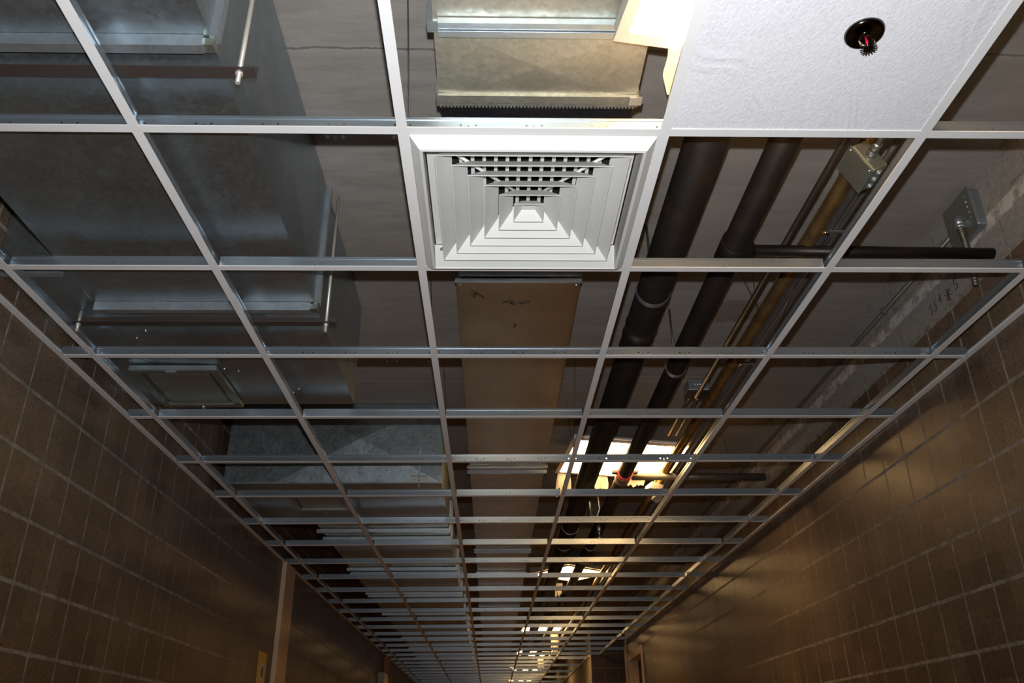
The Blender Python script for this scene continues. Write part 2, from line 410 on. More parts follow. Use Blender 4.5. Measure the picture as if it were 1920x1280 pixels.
# two foot cross tees and cut stubs on even rows
L2 = s_-2*FW-.0006; t2 = None; stl = None; stub_r = None
for j in range(2, NR, 2):
    for i in range(5):
        if ROW(j) > 13.1 and i == 4: continue
        lab = 'short white cross tee closing the %s cell from the left in the %s even row' % (ORD[i+1], ORD[j//2])
        loc = (MX[i]+FW+.0003, ROW(j))
        if t2 is None: t2 = make_tee('short_cross_tee', lab, 'ceiling grid bar', L2, 0, [(.28, .012, 's'), (.30, .017, 's')], loc, 'short cross tees')
        else: dup(t2, loc, lab)
    lab = 'cut stub of cross tee at the left wall, %s from the camera' % ORD[j//2]
    if stl is None: stl = make_tee('cut_cross_tee', lab, 'ceiling grid bar', MX[0]-FW-.0003-xa, 0, [(.06, .012, 's')], (xa, ROW(j)), 'cut tee stubs at the walls')
    else: dup(stl, (xa, ROW(j)), lab)
    if ROW(j) < 11.4:
        lab = 'cut stub of cross tee at the right wall, %s from the camera' % ORD[j//2]
        if stub_r is None: stub_r = make_tee('cut_cross_tee', lab, 'ceiling grid bar', xb-MX[5]-FW-.0003, 0, [(.06, .012, 's')], (MX[5]+FW+.0003, ROW(j)), 'cut tee stubs at the walls')
        else: dup(stub_r, (MX[5]+FW+.0003, ROW(j)), lab)
def angle(x, sgn, y0, y1, label):
    b = MB(); a, c = sorted((x, x+sgn*.022)); b.box(a, c, y0, y1, G-.0016, G-.0004)
    a, c = sorted((x, x+sgn*.0012)); b.box(a, c, y0, y1, G-.0004, G+.022)
    tag(b.build('wall_angle', 'white'), label, 'ceiling trim')
angle(WL+.0002, 1, -2.5, YE-.3, 'long white wall angle carrying the grid along the left block wall')
angle(WR-.0002, -1, -2.5, 11.35, 'long white wall angle carrying the grid along the right block wall')
angle(1.4998, -1, 13.4, YE-.3, 'far white wall angle on the narrower right wall beyond the side opening')

# ------------------------------------------------------------------ ceiling tile + sprinkler
tx0, tx1, ty0, ty1 = MX[3]+.003, MX[4]-.003, ROW(-1)+.003, ROW(1)-.003
b = MB().box(tx0+.008, tx1-.008, ty0+.008, ty1-.008, G+.0012, G+.0165)
b.build('ceiling_tile', 'tile'); tag(bpy.data.objects['ceiling_tile'], 'white textured plaster ceiling tile, the only one left in the grid', 'ceiling tile')
bpy.data.objects['ceiling_tile'].location.z += .0012
sp_ = thing('fire_sprinkler', 'dark chrome pendent sprinkler head poking through the white textured tile', 'sprinkler', (.751, 1.204, G))
z = G
MB().lathe((.751, 1.204, z), [(.0395, .0022), (.0395, .0005), (.037, -.004), (.033, -.0065), (.030, -.0045), (.022, .0005), (.012, .0018), (.0, .0018)], 36).build('escutcheon', 'chrome', sp_)
MB().lathe((.751, 1.204, z), [(.0, .0), (.010, .0), (.010, -.004), (.0125, -.004), (.0125, -.009), (.0, -.009)], 20).build('body', 'chrome', sp_)
b = MB()
for sg in (-1, 1):
    b.tube([(.751+sg*.010, 1.204, z-.008), (.751+sg*.0155, 1.204, z-.018), (.751+sg*.013, 1.204, z-.030), (.751+sg*.003, 1.204, z-.038)], .0022, 8)
b.build('frame_arm', 'brass', sp_)
MB().tube([(.751, 1.204, z-.009), (.751, 1.204, z-.033)], .0026, 10).build('glass_bulb', 'bulb', sp_)
b = MB(); b.lathe((.751, 1.204, z-.040), [(.0, .003), (.006, .003), (.006, 0), (.0095, 0), (.0095, -.0012), (0, -.0012)], 18)
for k in range(16):
    t = 2*math.pi*k/16; d = Vector((math.cos(t), math.sin(t), 0)); p = Vector((.751, 1.204, z-.0405))
    b.obox(p+d*.0125, d*.0038, Vector((-d.y, d.x, 0))*.0011, Vector((0, 0, .0006)))
b.build('deflector', 'chrome', sp_)

# ------------------------------------------------------------------ square cone diffuser
dx, dy = (MX[2]+MX[3])/2, (ROW(1)+ROW(2))/2
df = thing('air_diffuser', 'white square louvred air diffuser with nested cones filling one grid cell', 'air diffuser', (dx, dy, G))
def ring(b, h0, z0, h1, z1, cx=None, cyy=None):
    cx = dx if cx is None else cx; cyy = dy if cyy is None else cyy
    a = [(cx-h0, cyy-h0, z0), (cx+h0, cyy-h0, z0), (cx+h0, cyy+h0, z0), (cx-h0, cyy+h0, z0)]
    c = [(cx-h1, cyy-h1, z1), (cx+h1, cyy-h1, z1), (cx+h1, cyy+h1, z1), (cx-h1, cyy+h1, z1)]
    for k in range(4): b.quad(a[k], a[(k+1) % 4], c[(k+1) % 4], c[k])
b = MB()
ring(b, .2995, G+.0026, .2905, G+.0026); ring(b, .2905, G+.0026, .288, G-.003); ring(b, .288, G-.003, .268, G-.0235)
ring(b, .268, G-.0235, .262, G-.025); ring(b, .262, G-.025, .260, G-.022); ring(b, .260, G-.022, .266, G+.060); ring(b, .2995, G+.0026, .2995, G+.008); ring(b, .2995, G+.008, .268, G+.060)
b.build('frame', 'diff', df)
H = [.235, .197, .158, .118, .079, .040]
for k, h in enumerate(H):
    b = MB(); zb = G-.014; zt = zb+.041; sh = .038
    if k == 5: sh = .022; zt = zb+.024
    ring(b, h, zb, h-sh, zt); ring(b, h-.0022, zb, h, zb); ring(b, h, zb, h, zb+.002); ring(b, h, zb+.002, h-sh, zt+.0035)
    if k == 5: b.quad((dx-h+sh, dy-h+sh, zt), (dx-h+sh, dy+h-sh, zt), (dx+h-sh, dy+h-sh, zt), (dx+h-sh, dy-h+sh, zt))
    b.build('louvre_cone', 'diff', df)
b = MB()
for sx in (-1, 1):
    for sy_ in (-1, 1):
        b.tube([(dx+sx*.246, dy+sy_*.246, G+.030), (dx+sx*.03, dy+sy_*.03, G+.030)], .0045, 6)
b.build('cross_brace', 'diff', df)
b = MB()
ring(b, .262, G+.060, .215, G+.062); ring(b, .215, G+.062, .215, G+.098)
b.build('neck', 'diff', df)
b = MB()
for k in range(15):
    x = dx-.205+k*.41/14
    b.box(x-.0008, x+.0008, dy-.212, dy+.212, G+.052, G+.066)
    b.box(x-.0045, x+.0045, dy-.212, dy+.212, G+.050, G+.052)
b.build('damper_blades', 'diff', df)
b = MB()
for k in range(9):
    y = dy-.2+k*.4/8; b.box(dx-.212, dx+.212, y-.001, y+.001, G+.072, G+.088)
b.build('rear_blades', 'dark', df)
MB().box(dx-.225, dx+.225, dy-.225, dy+.225, G+.098, G+.102).build('plenum_lid', 'dark', df)

# ------------------------------------------------------------------ ducts
def duct_shell(b, x0, x1, z0, z1, ys, cb=.006, ends=(True, True)):
    for ya, yb in zip(ys[:-1], ys[1:]):
        c = ((x0+x1)/2, (ya+yb)/2, z0-cb); q = [(x0, ya, z0), (x0, yb, z0), (x1, yb, z0), (x1, ya, z0)]
        for k in range(4): b.quad(q[k], q[(k+1) % 4], c)
        for x, sg in ((x0, -1), (x1, 1)):
            c = (x+sg*cb, (ya+yb)/2, (z0+z1)/2); q = [(x, ya, z0), (x, ya, z1), (x, yb, z1), (x, yb, z0)]
            if sg < 0: q = [q[0], q[3], q[2], q[1]][::-1][::-1]
            for k in range(4): b.quad(q[k], q[(k+1) % 4], c)
        b.quad((x0, ya, z1), (x1, ya, z1), (x1, yb, z1), (x0, yb, z1))
    for flag, y in zip(ends, (ys[0], ys[-1])):
        if flag: b.quad((x0, y, z0), (x1, y, z0), (x1, y, z1), (x0, y, z1))
def flange_ring(b, x0, x1, z0, z1, y, e=.03, t=.011):
    b.box(x0-e*.6, x1+e*.6, y-t, y+t, z0-e, z0).box(x0-e*.6, x0, y-t, y+t, z0, z1).box(x1, x1+e*.6, y-t, y+t, z0, z1)
# duct A
ax0, ax1, az0, az1 = -1.335, -.598, 1.37, S-.006
A = thing('supply_duct', 'large dark galvanised duct over the left side, ending before the blue-faced duct', 'duct', (-.97, 1.0, az0))
b = MB(); duct_shell(b, ax0, ax1, az0, az1, [-2.4, -1.0, .15, 1.31, 2.48, 3.383], .007); b.build('duct_body', 'galv', A)
for y in (1.313, 2.478):
    b = MB(); b.box(ax0+.005, ax1-.012, y-.012, y+.012, az0-.032, az0-.001).box(ax1, ax1+.018, y-.012, y+.012, az0-.004, az1).build('flange', 'flange', A)
    b = MB(); b.obox((ax1-.002, y+.006, az0-.014), (.012, 0, 0), (0, .012, 0), (0, 0, .010)); b.build('corner_clip', 'galvd', A)
b = MB(); duct_shell(b, WL+.003, ax0-.001, az0-.002, az1-.02, [2.25, 3.383], .001); b.build('side_takeoff', 'galv', A)
b = MB().box(WL+.02, ax0-.002, 2.238, 2.262, az0-.028, az0-.003); b.build('flange', 'flange', A)
b = MB()
for p in ((-1.289, 2.731), (-1.235, 2.671), (-1.0, 3.02), (-1.05, 3.0), (-.80, 3.20), (-.83, 3.24)):
    b.lathe((p[0], p[1], az0-.006), [(0, -.004), (.004, -.003), (.005, 0)], 10)
b.build('sheet_screws', 'screw', A)
b = MB()   # door frame: three step frame with recessed panel
dx0, dx1, dy0, dy1, dz = -1.405, -1.068, 2.975, 3.360, 1.345
for (a, c, d, e) in ((dx0, dx1, dy0, dy0+.03), (dx0, dx1, dy1-.03, dy1), (dx0, dx0+.03, dy0+.03, dy1-.03), (dx1-.03, dx1, dy0+.03, dy1-.03)): b.box(a, c, d, e, dz, az0-.010)
fr = b.build('access_door', 'galvd', A)
MB().box(dx0+.045, dx1-.045, dy0+.045, dy1-.045, dz+.004, dz+.008).build('door_panel', 'galvd', fr)
MB().box(dx0, dx1, dy0-.014, dy0-.001, dz-.004, az0-.009).build('hinge_strip', 'flange', fr)
MB().box(dx0+.14, dx0+.18, dy0-.006, dy0+.012, dz-.009, dz-.0045).build('latch', 'flange', fr)
MB().lathe((dx0+.17, dy1-.012, dz-.004), [(0, -.006), (.006, -.004), (.008, .003)], 12).build('latch_screw', 'screw', fr)
# trapeze hangers
def trapeze(y, xl, xr, label, zb=1.322, short=False):
    t = thing('trapeze_hanger', label, 'duct hanger', ((xl+xr)/2, y, zb))
    MB().box(xl, xr, y-.016, y+.016, zb-.002, zb+.001).box(xl, xr, y+.013, y+.016, zb+.001, zb+.030).build('angle_bar', 'bar', t)
    for x in (xl+.03, xr-.032):
        MB().tube([(x, y-.004, zb-.035), (x, y-.004, 1.366 if short and x < -1 else S-.002)], .0055, 10).build('threaded_rod', 'rod', t)
        MB().lathe((x, y-.004, zb-.012), [(0, 0), (.009, 0), (.009, .009), (0, .009)], 6).build('nut', 'rod', t)
    return t
trapeze(1.372, -1.43, -.515, 'rusty angle bar hanger under the duct nearest the camera, with white threaded rod', 1.333)
trapeze(2.532, -1.43, -.532, 'grey angle bar hanger with two threaded rods near the duct access door', short=True)
# duct B
bx0, bx1, by = -1.50, -.28, 4.57
B = thing('return_duct', 'wide duct with blue-grey front face and access door, beyond the large left duct', 'duct', (-.9, by, az0))
b = MB(); duct_shell(b, bx0, bx1, az0, az1, [by, 5.45], .006, (False, True))
sx = -1.22; zz0, zz1 = az0, az1
b.quad((bx0, by, zz0), (sx-.01, by, zz0), (sx-.01, by, zz1), (bx0, by, zz1))
c = ((sx+bx1)/2, by-.022, (zz0+zz1)/2+.02); q = [(sx, by, zz0), (bx1, by, zz0), (bx1, by, zz1), (sx, by, zz1)]
for k in range(4): b.quad(q[k], q[(k+1) % 4], c)
b.build('front_box', 'galv', B)
MB().box(sx-.012, sx+.012, by-.012, by-.0005, zz0, zz1).build('standing_seam', 'galv', B)
MB().box(bx0-.002, bx0+.016, by-.012, by-.0005, zz0, zz1).build('standing_seam', 'galv', B)
MB().box(bx0, bx1, by-.010, by-.0005, zz0-.004, zz0+.006).build('bottom_lip', 'flange', B)
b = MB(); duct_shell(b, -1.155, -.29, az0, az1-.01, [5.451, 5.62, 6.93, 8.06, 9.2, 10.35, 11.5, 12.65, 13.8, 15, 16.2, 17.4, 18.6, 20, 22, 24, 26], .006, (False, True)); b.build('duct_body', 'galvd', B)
for y in (5.62, 5.85, 6.93, 7.12, 8.06, 8.22, 9.2, 9.38, 10.35, 10.5, 11.5, 12.65, 13.8, 15.0, 16.2, 17.4, 18.6):
    MB().box(-1.175, -.27, y-.014, y+.014, az0-.030, az0-.007).box(-.284, -.268, y-.012, y+.012, az0-.007, az1-.012).build('flange', 'flange', B)
b = MB(); d0, d1, e0, e1 = -1.19, -.86, 4.78, 5.09
for (a, c_, d, e) in ((d0, d1, e0, e0+.03), (d0, d1, e1-.03, e1), (d0, d0+.03, e0+.03, e1-.03), (d1-.03, d1, e0+.03, e1-.03)): b.box(a, c_, d, e, dz+.004, az0-.008)
fr = b.build('access_door', 'galvd', B)
MB().box(d0+.04, d1-.04, e0+.04, e1-.04, dz+.012, dz+.016).build('door_panel', 'galvd', fr)
MB().lathe((-1.04, 5.165, az0-.006), [(0, -.006), (.008, -.004), (.010, 0)], 10).lathe((-1.02, 5.175, az0-.006), [(0, -.006), (.006, -.004), (.008, 0)], 10).build('latch_screw', 'screw', B)
t = thing('bracket_hanger', 'small white perforated bracket with hanging rod on the blue duct face', 'duct hanger', (-.404, by-.04, 1.34))
for xx in (-.430, -.378): MB().box(xx-.022, xx+.022, by-.028, by-.0245, 1.362, 1.398).lathe((xx, by-.0285, 1.380), [(0, -.001), (.006, -.001), (.006, .0)], 10, (0, 1, 0)).build('plate', 'frame', t)
MB().box(-.453, -.355, by-.040, by-.0245, 1.399, 1.403).build('shelf', 'flange', t)
MB().tube([(-.404, by-.034, 1.332), (-.404, by-.034, S-.002)], .0035, 8).build('threaded_rod', 'rod', t)
# duct C near part, fabric connector and far part
cx0, cx1 = -.137, .370
CN = thing('branch_duct', 'bright spangled galvanised duct above the diffuser with toothed canvas strip', 'duct', (.12, 1.2, 1.5))
nx0, nx1, nz = -.134, .372, 1.50
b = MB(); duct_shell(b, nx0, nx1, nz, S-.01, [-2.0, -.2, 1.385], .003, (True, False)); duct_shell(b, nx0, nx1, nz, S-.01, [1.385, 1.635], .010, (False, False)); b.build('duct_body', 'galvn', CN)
MB().box(nx0+.012, nx1-.004, 1.365, 1.383, nz-.020, nz-.003).box(nx0+.012, nx1-.004, 1.386, 1.404, nz-.024, nz-.004).box(nx0-.014, nx0+.010, 1.375, 1.408, nz-.004, S-.03).build('flange', 'flange', CN)
b = MB().box(nx0-.003, nx1+.004, 1.608, 1.635, nz-.010, nz-.002).box(nx0-.006, nx0-.001, 1.608, 1.655, nz-.002, S-.03).box(nx1+.001, nx1+.006, 1.608, 1.655, nz-.002, S-.03)
b.build('end_band', 'galvn', CN)
MB().box(nx1-.02, nx1+.012, 1.605, 1.632, nz-.016, nz-.0105).build('corner_clip', 'rod', CN)
b = MB().box(nx0, nx1, 1.6352, 1.652, nz-.003, nz-.001)
nt = 56
for k in range(nt):
    x = nx0+.004+(nx1-nx0-.008)*k/(nt-1); b.box(x-.0028, x+.0028, 1.652, 1.6585, nz-.003, nz-.001)
b.build('toothed_strip', 'galvn', CN)
b = MB(); nu, nv = 60, 14
grid = []
for a in range(nv+1):
    v = a/nv; y = 1.660+v*(2.79-1.660); row = []
    for c in range(nu+1):
        u = c/nu; x = (nx0+.004)*(1-v)+(cx0+.012)*v+u*((nx1-nx0-.008)*(1-v)+(cx1-cx0-.03)*v)
        zz = (nz+.001)*(1-v)+1.664*v - .035*math.sin(math.pi*v)*(1-.5*abs(2*u-1)) + .006*math.sin(u*40+v*5)*math.sin(math.pi*v) - .016*math.exp(-((v-.06)/.05)**2)*math.sin(math.pi*u)
        row.append((x, y, zz+.0))
    grid.append(row)
for a in range(nv):
    for c in range(nu):
        b.quad(grid[a][c], grid[a][c+1], grid[a+1][c+1], grid[a+1][c]); b.smooth[-1] = True
for e in (0, nu):
    for a in range(nv):
        p, q = grid[a][e], grid[a+1][e]; b.quad(p, q, (q[0], q[1], S-.03), (p[0], p[1], S-.03))
FC = tag(b.build('canvas_connector', 'canvas'), 'black fabric flexible connector sagging between the two centre duct pieces', 'duct connector')
cz = 1.652
CF = thing('centre_duct', 'long tan-lit galvanised duct running down the middle with marker scribbles', 'duct', (.12, 2.8, cz))
ysC = [2.812, 5.16, 7.58, 8.64, 9.4, 10.6, 12, 13.4, 14.8, 16.4, 18, 20, 23, 26]
b = MB(); ce = cx1-.018
duct_shell(b, cx0, ce, cz, S-.008, ysC, .007, (True, True)); b.build('duct_body', 'galvc', CF)
MB().box(cx0-.004, ce+.004, 2.796, 2.811, cz-.004, cz+.012).build('end_lip', 'flange', CF)
MB().lathe((cx0+.016, 2.832, cz-.0005), [(0, -.004), (.003, -.003), (.004, 0)], 10).lathe((ce-.016, 2.832, cz-.0005), [(0, -.004), (.003, -.003), (.004, 0)], 10).build('corner_screws', 'screw', CF)
for y in (5.105, 5.212, 7.50, 7.62, 8.60, 9.40, 10.6, 10.75, 12, 13.4, 14.8, 16.4):
    MB().box(cx0-.016, ce+.012, y-.012, y+.012, cz-.028, cz-.008).build('flange', 'flange', CF)
MB().lathe((-.075, 5.212, cz-.030), [(0, -.006), (.008, -.003), (.010, .002)], 10).lathe((.13, 5.212, cz-.030), [(0, -.006), (.008, -.003), (.010, .002)], 10).build('flange_bolts', 'screw', CF)
def stroke(b, pts, r=.0016): b.tube(pts, r, 5)
b = MB(); zi = cz-.0012
def zc(y, x=.1): return cz-.0015-.007*min(1, (y-2.812)/1.17)*min(1, 1-abs(x-.108)/.26)
def st(pp, r=.0013): stroke(b, [(x, y, zc(y, x)) for x, y in pp], r)
st([(-.079, 2.872), (-.028, 2.936)]); st([(-.079, 2.912), (-.066, 2.932), (-.058, 2.905), (-.072, 2.905)]); st([(-.055, 2.885), (-.068, 2.93)])
st([(.043, 2.99), (.048, 2.965), (.052, 2.975), (.058, 2.965), (.063, 2.975), (.072, 2.966), (.085, 2.96), (.090, 2.972), (.078, 2.982), (.094, 2.99), (.100, 2.972)])
st([(.112, 2.975), (.120, 2.984), (.128, 2.960), (.126, 2.985), (.140, 2.978), (.146, 2.964), (.150, 2.98), (.158, 2.962)])
st([(.101, 3.165), (.106, 3.17), (.099, 3.19)], .002)
b.build('marker_scribble', 'ink', CF)

# ------------------------------------------------------------------ pipes
def pipe(name, x, z, r, y0, y1, mat, label, cat='pipe', ring=None):
    o = tag(MB().tube([(x, y0, z), (x, y1, z)], r, 28).build(name, mat), label, cat); return o
def ring_hanger(x, y, z, r, label):
    t = thing('ring_hanger', label, 'pipe hanger', (x, y, z-r-.004))
    b = MB(); n = 36; pts = []
    for k in range(n):
        a = 2*math.pi*k/n; pts.append((math.cos(a), math.sin(a)))
    for k in range(n):
        (c0, s0), (c1, s1) = pts[k], pts[(k+1) % n]; R0, R1 = r+.0008, r+.0035
        for yy, sg in ((y-.011, -1), (y+.011, 1)):
            b.quad((x+c0*R0, yy, z+s0*R0), (x+c0*R1, yy, z+s0*R1), (x+c1*R1, yy, z+s1*R1), (x+c1*R0, yy, z+s1*R0))
        b.quad((x+c0*R1, y-.011, z+s0*R1), (x+c0*R1, y+.011, z+s0*R1), (x+c1*R1, y+.011, z+s1*R1), (x+c1*R1, y-.011, z+s1*R1))
    b.build('ring', 'emt', t)
    MB().tube([(x, y, z+r+.002), (x, y, S-.002)], .005, 8).build('threaded_rod', 'emtd', t)
p1x, p1z, p1r = .612, 1.556, .062
p2x, p2z, p2r = .835, 1.552, .043
P1 = thing('sprinkler_main_pipe', 'thick black iron pipe, the widest, running down the corridor right of centre', 'pipe', (p1x, 0, p1z-p1r))
MB().tube([(p1x, -2.5, p1z), (p1x, 26, p1z)], p1r, 32).build('pipe_run', 'pipe', P1)
for y in (2.98, 6.9, 11.2): MB().tube([(p1x, y, p1z), (p1x, y+.004, p1z), (p1x, y+.006, p1z), (p1x, y+.09, p1z), (p1x, y+.092, p1z), (p1x, y+.096, p1z)], [p1r+.0035, p1r+.0035, p1r+.0015, p1r+.0015, p1r+.0035, p1r+.0035], 32).build('coupling', 'pipe', P1)
P2 = thing('sprinkler_branch_pipe', 'slimmer black iron pipe beside the widest one, with tee fittings', 'pipe', (p2x, 0, p2z-p2r))
MB().tube([(p2x, -2.5, p2z), (p2x, 26, p2z)], p2r, 28).build('pipe_run', 'pipe', P2)
for y in (2.42, 7.5): MB().tube([(p2x, y-.06, p2z), (p2x, y+.06, p2z)], p2r+.006, 28).tube([(p2x, y, p2z), (p2x+.075, y, p2z)], .027, 20).build('tee_fitting', 'pipe', P2)
b = MB().tube([(p2x, 4.955, p2z), (p2x, 5.005, p2z)], p2r+.006, 28); b.build('clamp_saddle', 'red', P2)
b = MB()
for sg in (-1, 1): b.obox((p2x+sg*.062, 4.98, p2z+.004), (.018, 0, 0), (0, .022, 0), (0, 0, .007))
b.tube([(p2x, 5.02, p2z), (p2x, 5.12, p2z)], p2r+.004, 24).build('clamp_lugs', 'bar', P2)
ring_hanger(p1x, 2.715, p1z, p1r, 'thin steel ring hanger around the widest pipe just past the diffuser')
ring_hanger(p2x, 3.40, p2z, p2r, 'thin steel ring hanger on the slimmer pipe beside the shiny junction box')
ring_hanger(p1x, 6.35, p1z, p1r, 'thin steel ring hanger around the widest pipe beyond the second lit fixture')
ring_hanger(p2x, 7.0, p2z, p2r, 'thin steel ring hanger on the slimmer pipe beyond the second lit fixture')
tag(MB().tube([(p2x+.078, 2.42, p2z), (WR-.001, 2.435, p2z)], .020, 18).build('branch_line', 'pipe'), 'thin black pipe crossing from the slimmer pipe to the right wall, nearest one', 'pipe')
tag(MB().tube([(p2x+p2r+.009, 5.04, p2z-.004), (1.74, 5.06, p2z-.004)], .024, 18).build('branch_line', 'emtd'), 'grey pipe crossing right from the red clamp', 'pipe')
tag(MB().tube([(p2x+.078, 7.5, 1.522), (1.74, 7.52, 1.522)], .032, 18).build('branch_line', 'emt'), 'pale grey cross pipe past the second lit fixture', 'pipe')
tag(MB().lathe((.80, 6.1, 1.40), [(0, 0), (.02, 0), (.022, .012), (.010, .016), (.010, .05), (.017, .055), (.017, .095), (.010, .10), (.010, .115)], 16).build('drop_nipple', 'emt'), 'small shiny drop fitting under the slimmer pipe beyond the lit fixture', 'pipe fitting')

# ------------------------------------------------------------------ conduits
def run(name, x, z, r, y0, y1, mat, label): return tag(MB().tube([(x, y0, z), (x, y1, z)], r, 14).build(name, mat), label, 'conduit', None)
run('conduit', 1.038, 1.60, .011, -2.4, 3.86, 'emtd', 'thin dull conduit running to the shiny junction box')
run('water_pipe', 1.105, 1.585, .027, -2.4, 26, 'brown', 'brownish copper coloured pipe between the thin conduits')['category'] = 'pipe'
run('conduit', 1.196, 1.60, .009, -2.4, 12.9, 'emtd', 'thin conduit just right of the flat strut')
run('conduit', 1.238, 1.60, .010, -2.4, 12.9, 'emt', 'rightmost thin conduit next to the fifth tee column')
t = thing('strut_channel', 'flat bluish zinc strut running from the tilted junction box down the corridor', 'strut', (1.163, 2.1, 1.575))
MB().box(1.147, 1.172, 2.08, 12.9, 1.575, 1.600).build('channel', 'emt', t)
MB().box(1.1545, 1.1565, 2.08, 12.9, 1.5735, 1.5748).build('groove', 'dark', t)
def clamp(y, label):
    t = thing('conduit_clamp', label, 'conduit clamp', (1.16, y, 1.56))
    MB().lathe((1.133, y, 1.560), [(0, 0), (.011, 0), (.011, .008), (.006, .010), (.006, .020), (0, .020)], 8).build('bolt', 'brass', t)
    MB().box(1.125, 1.215, y-.006, y+.006, 1.567, 1.573).box(1.196, 1.214, y-.010, y+.010, 1.560, 1.5665).build('strap', 'emt', t)
clamp(2.33, 'small brass and zinc clamp on the strut below the tilted junction box'); clamp(3.40, 'small zinc clamp on the strut past the third grid row'); clamp(4.75, 'small zinc clamp on the conduits beside the tilted lit fixture')
for x in (1.163,):
    pass
# tilted junction box
e1 = Vector((.45, 0, -.89)).normalized(); n = Vector((.89, 0, .45)).normalized(); ey = Vector((0, 1, 0))
C0 = Vector((1.040, 1.886, 1.483)); h = .050
J = thing('junction_box', 'tilted shiny square junction box beneath the ceiling tile edge', 'junction box', tuple(C0+Vector((.02, 0, -.06))))
MB().obox(C0+n*.030, e1*h, ey*h, n*.027).build('box_body', 'galvd', J, bevel=.006)
MB().obox(C0, e1*(h+.001), ey*(h+.001), n*.002).build('cover_plate', 'galvd', J, bevel=.0006)
b = MB()
for a, c in ((-.85, -.82), (.8, -.84)): b.lathe(tuple(C0-n*.001+e1*h*a+ey*h*c), [(0, -.004), (.003, -.003), (.004, .001)], 10, tuple(n))
b.build('cover_screws', 'screw', J)
b = MB()
for q in (-.62, 0, .62): b.lathe(tuple(C0+n*.030+e1*(h+.001)+ey*h*q), [(.0085, -.001), (.0105, .0015), (.0085, .002)], 18, tuple(e1))
b.build('knockouts', 'flange', J)
k0_ = C0+n*.035
MB().tube([k0_-ey*(h+.001), k0_-ey*(h+.018)], .016, 6).tube([k0_-ey*(h+.0185), k0_-ey*(h+.05)], .0125, 18).build('conduit_connector', 'emt', J)
tag(MB().tube([tuple(k0_-ey*(h+.051)), (k0_.x, .9, k0_.z), (k0_.x, -2.3, k0_.z)], .0105, 14).build('conduit', 'emt'), 'shiny conduit entering the tilted junction box from above the tile', 'conduit')
# second box
J2 = thing('junction_box', 'shiny square junction box under the slab past the third grid row', 'junction box', (1.08, 3.95, 1.62))
MB().box(1.005, 1.110, 3.862, 3.975, 1.640, 1.700).build('box_body', 'galv', J2, bevel=.004)
MB().box(1.004, 1.111, 3.860, 3.977, 1.6365, 1.6395).build('cover_plate', 'bar', J2)
b = MB()
for x in (1.04, 1.055, 1.068): b.lathe((x, 3.861, 1.672), [(0, -.003), (.004, -.002), (.006, 0)], 10, (0, 1, 0))
b.build('knockout_screws', 'screw', J2)
MB().tube([(1.045, 3.976, 1.665), (1.045, 4.03, 1.665)], .013, 14).tube([(1.09, 3.976, 1.665), (1.09, 4.03, 1.665)], .013, 14).build('conduit_connector', 'emt', J2)
run('conduit', 1.045, 1.665, .009, 4.031, 4.60, 'emtd', 'left conduit of the pair leaving the second junction box')
run('conduit', 1.090, 1.665, .009, 4.031, 4.60, 'emtd', 'right conduit of the pair leaving the second junction box')
# wall junction box
WB = thing('wall_junction_box', 'dark green-grey square box on the right block wall with flexible conduit', 'junction box', (WR-.03, 2.49, 1.64))
MB().box(WR-.042, WR-.0005, 2.405, 2.575, 1.655, 1.815).build('box_body', 'galv', WB, bevel=.010)
MB().box(WR-.0455, WR-.0425, 2.402, 2.578, 1.652, 1.818).build('cover_plate', 'galvd', WB, bevel=.001)
b = MB()
for q in range(5): b.lathe((WR-.046, 2.425, 1.70+q*.022), [(.003, 0), (.0045, -.0015), (.003, -.002)], 8, (1, 0, 0))
b.lathe((WR-.046, 2.55, 1.79), [(0, -.003), (.004, 0)], 8, (1, 0, 0)).lathe((WR-.046, 2.56, 1.67), [(0, -.003), (.004, 0)], 8, (1, 0, 0)).build('cover_screws', 'screw', WB)
MB().tube([(WR-.060, 2.478, 1.728), (WR-.060, 2.478, 1.700)], .014, 14).tube([(WR-.060, 2.478, 1.6995), (WR-.060, 2.478, 1.688)], .017, 6).tube([(WR-.060, 2.478, 1.7285), (WR-.047, 2.478, 1.7285)], .012, 12).build('squeeze_connector', 'flange', WB)
b = MB(); pts = []; rs = []
for k in range(90):
    u = k/89; p = Vector((WR-.060, 2.478, 1.688))*(1-u)**2+Vector((WR-.055, 2.476, 1.60))*2*u*(1-u)+Vector((WR-.05, 2.50, 1.46))*u*u
    pts.append(p); rs.append(.0105+.0022*math.sin(k*1.9))
b.tube(pts, rs, 12).build('flexible_conduit', 'emtd', WB)
tag(MB().tube([(WR-.012, 2.576, 1.742), (WR-.012, 12, 1.742)], .0095, 12).build('conduit', 'emtd'), 'thin conduit strapped high along the right wall from the wall box', 'conduit')
tag(MB().box(WR-.024, WR-.001, 3.20, 3.225, 1.727, 1.757).build('conduit_strap', 'emt'), 'small strap holding the wall conduit to the right block wall', 'conduit strap')
# hanging box under lit fixture
HB = thing('hanging_box', 'small bright metal box dangling beside the conduits under the tilted lit fixture', 'junction box', (1.09, 5.35, 1.47))
MB().obox((1.055, 5.22, 1.52), Vector((.04, .01, -.01)), Vector((-.012, .055, 0)), Vector((.01, 0, .022))).build('box_body', 'rod', HB, bevel=.004)
MB().obox((1.10, 5.36, 1.50), Vector((.022, .01, -.01)), Vector((-.008, .04, 0)), Vector((.006, 0, .016))).build('lower_box', 'flange', HB, bevel=.003)
tag(MB().tube([(.694, 5.72, 1.58), (.705, 5.78, 1.50), (.75, 5.82, 1.485), (.772, 5.80, 1.54), (.766, 5.80, 1.64), (.755, 5.80, S-.002)], .010, 10).build('flexible_conduit', 'emt'), 'short curved flexible conduit between the two black pipes', 'conduit')

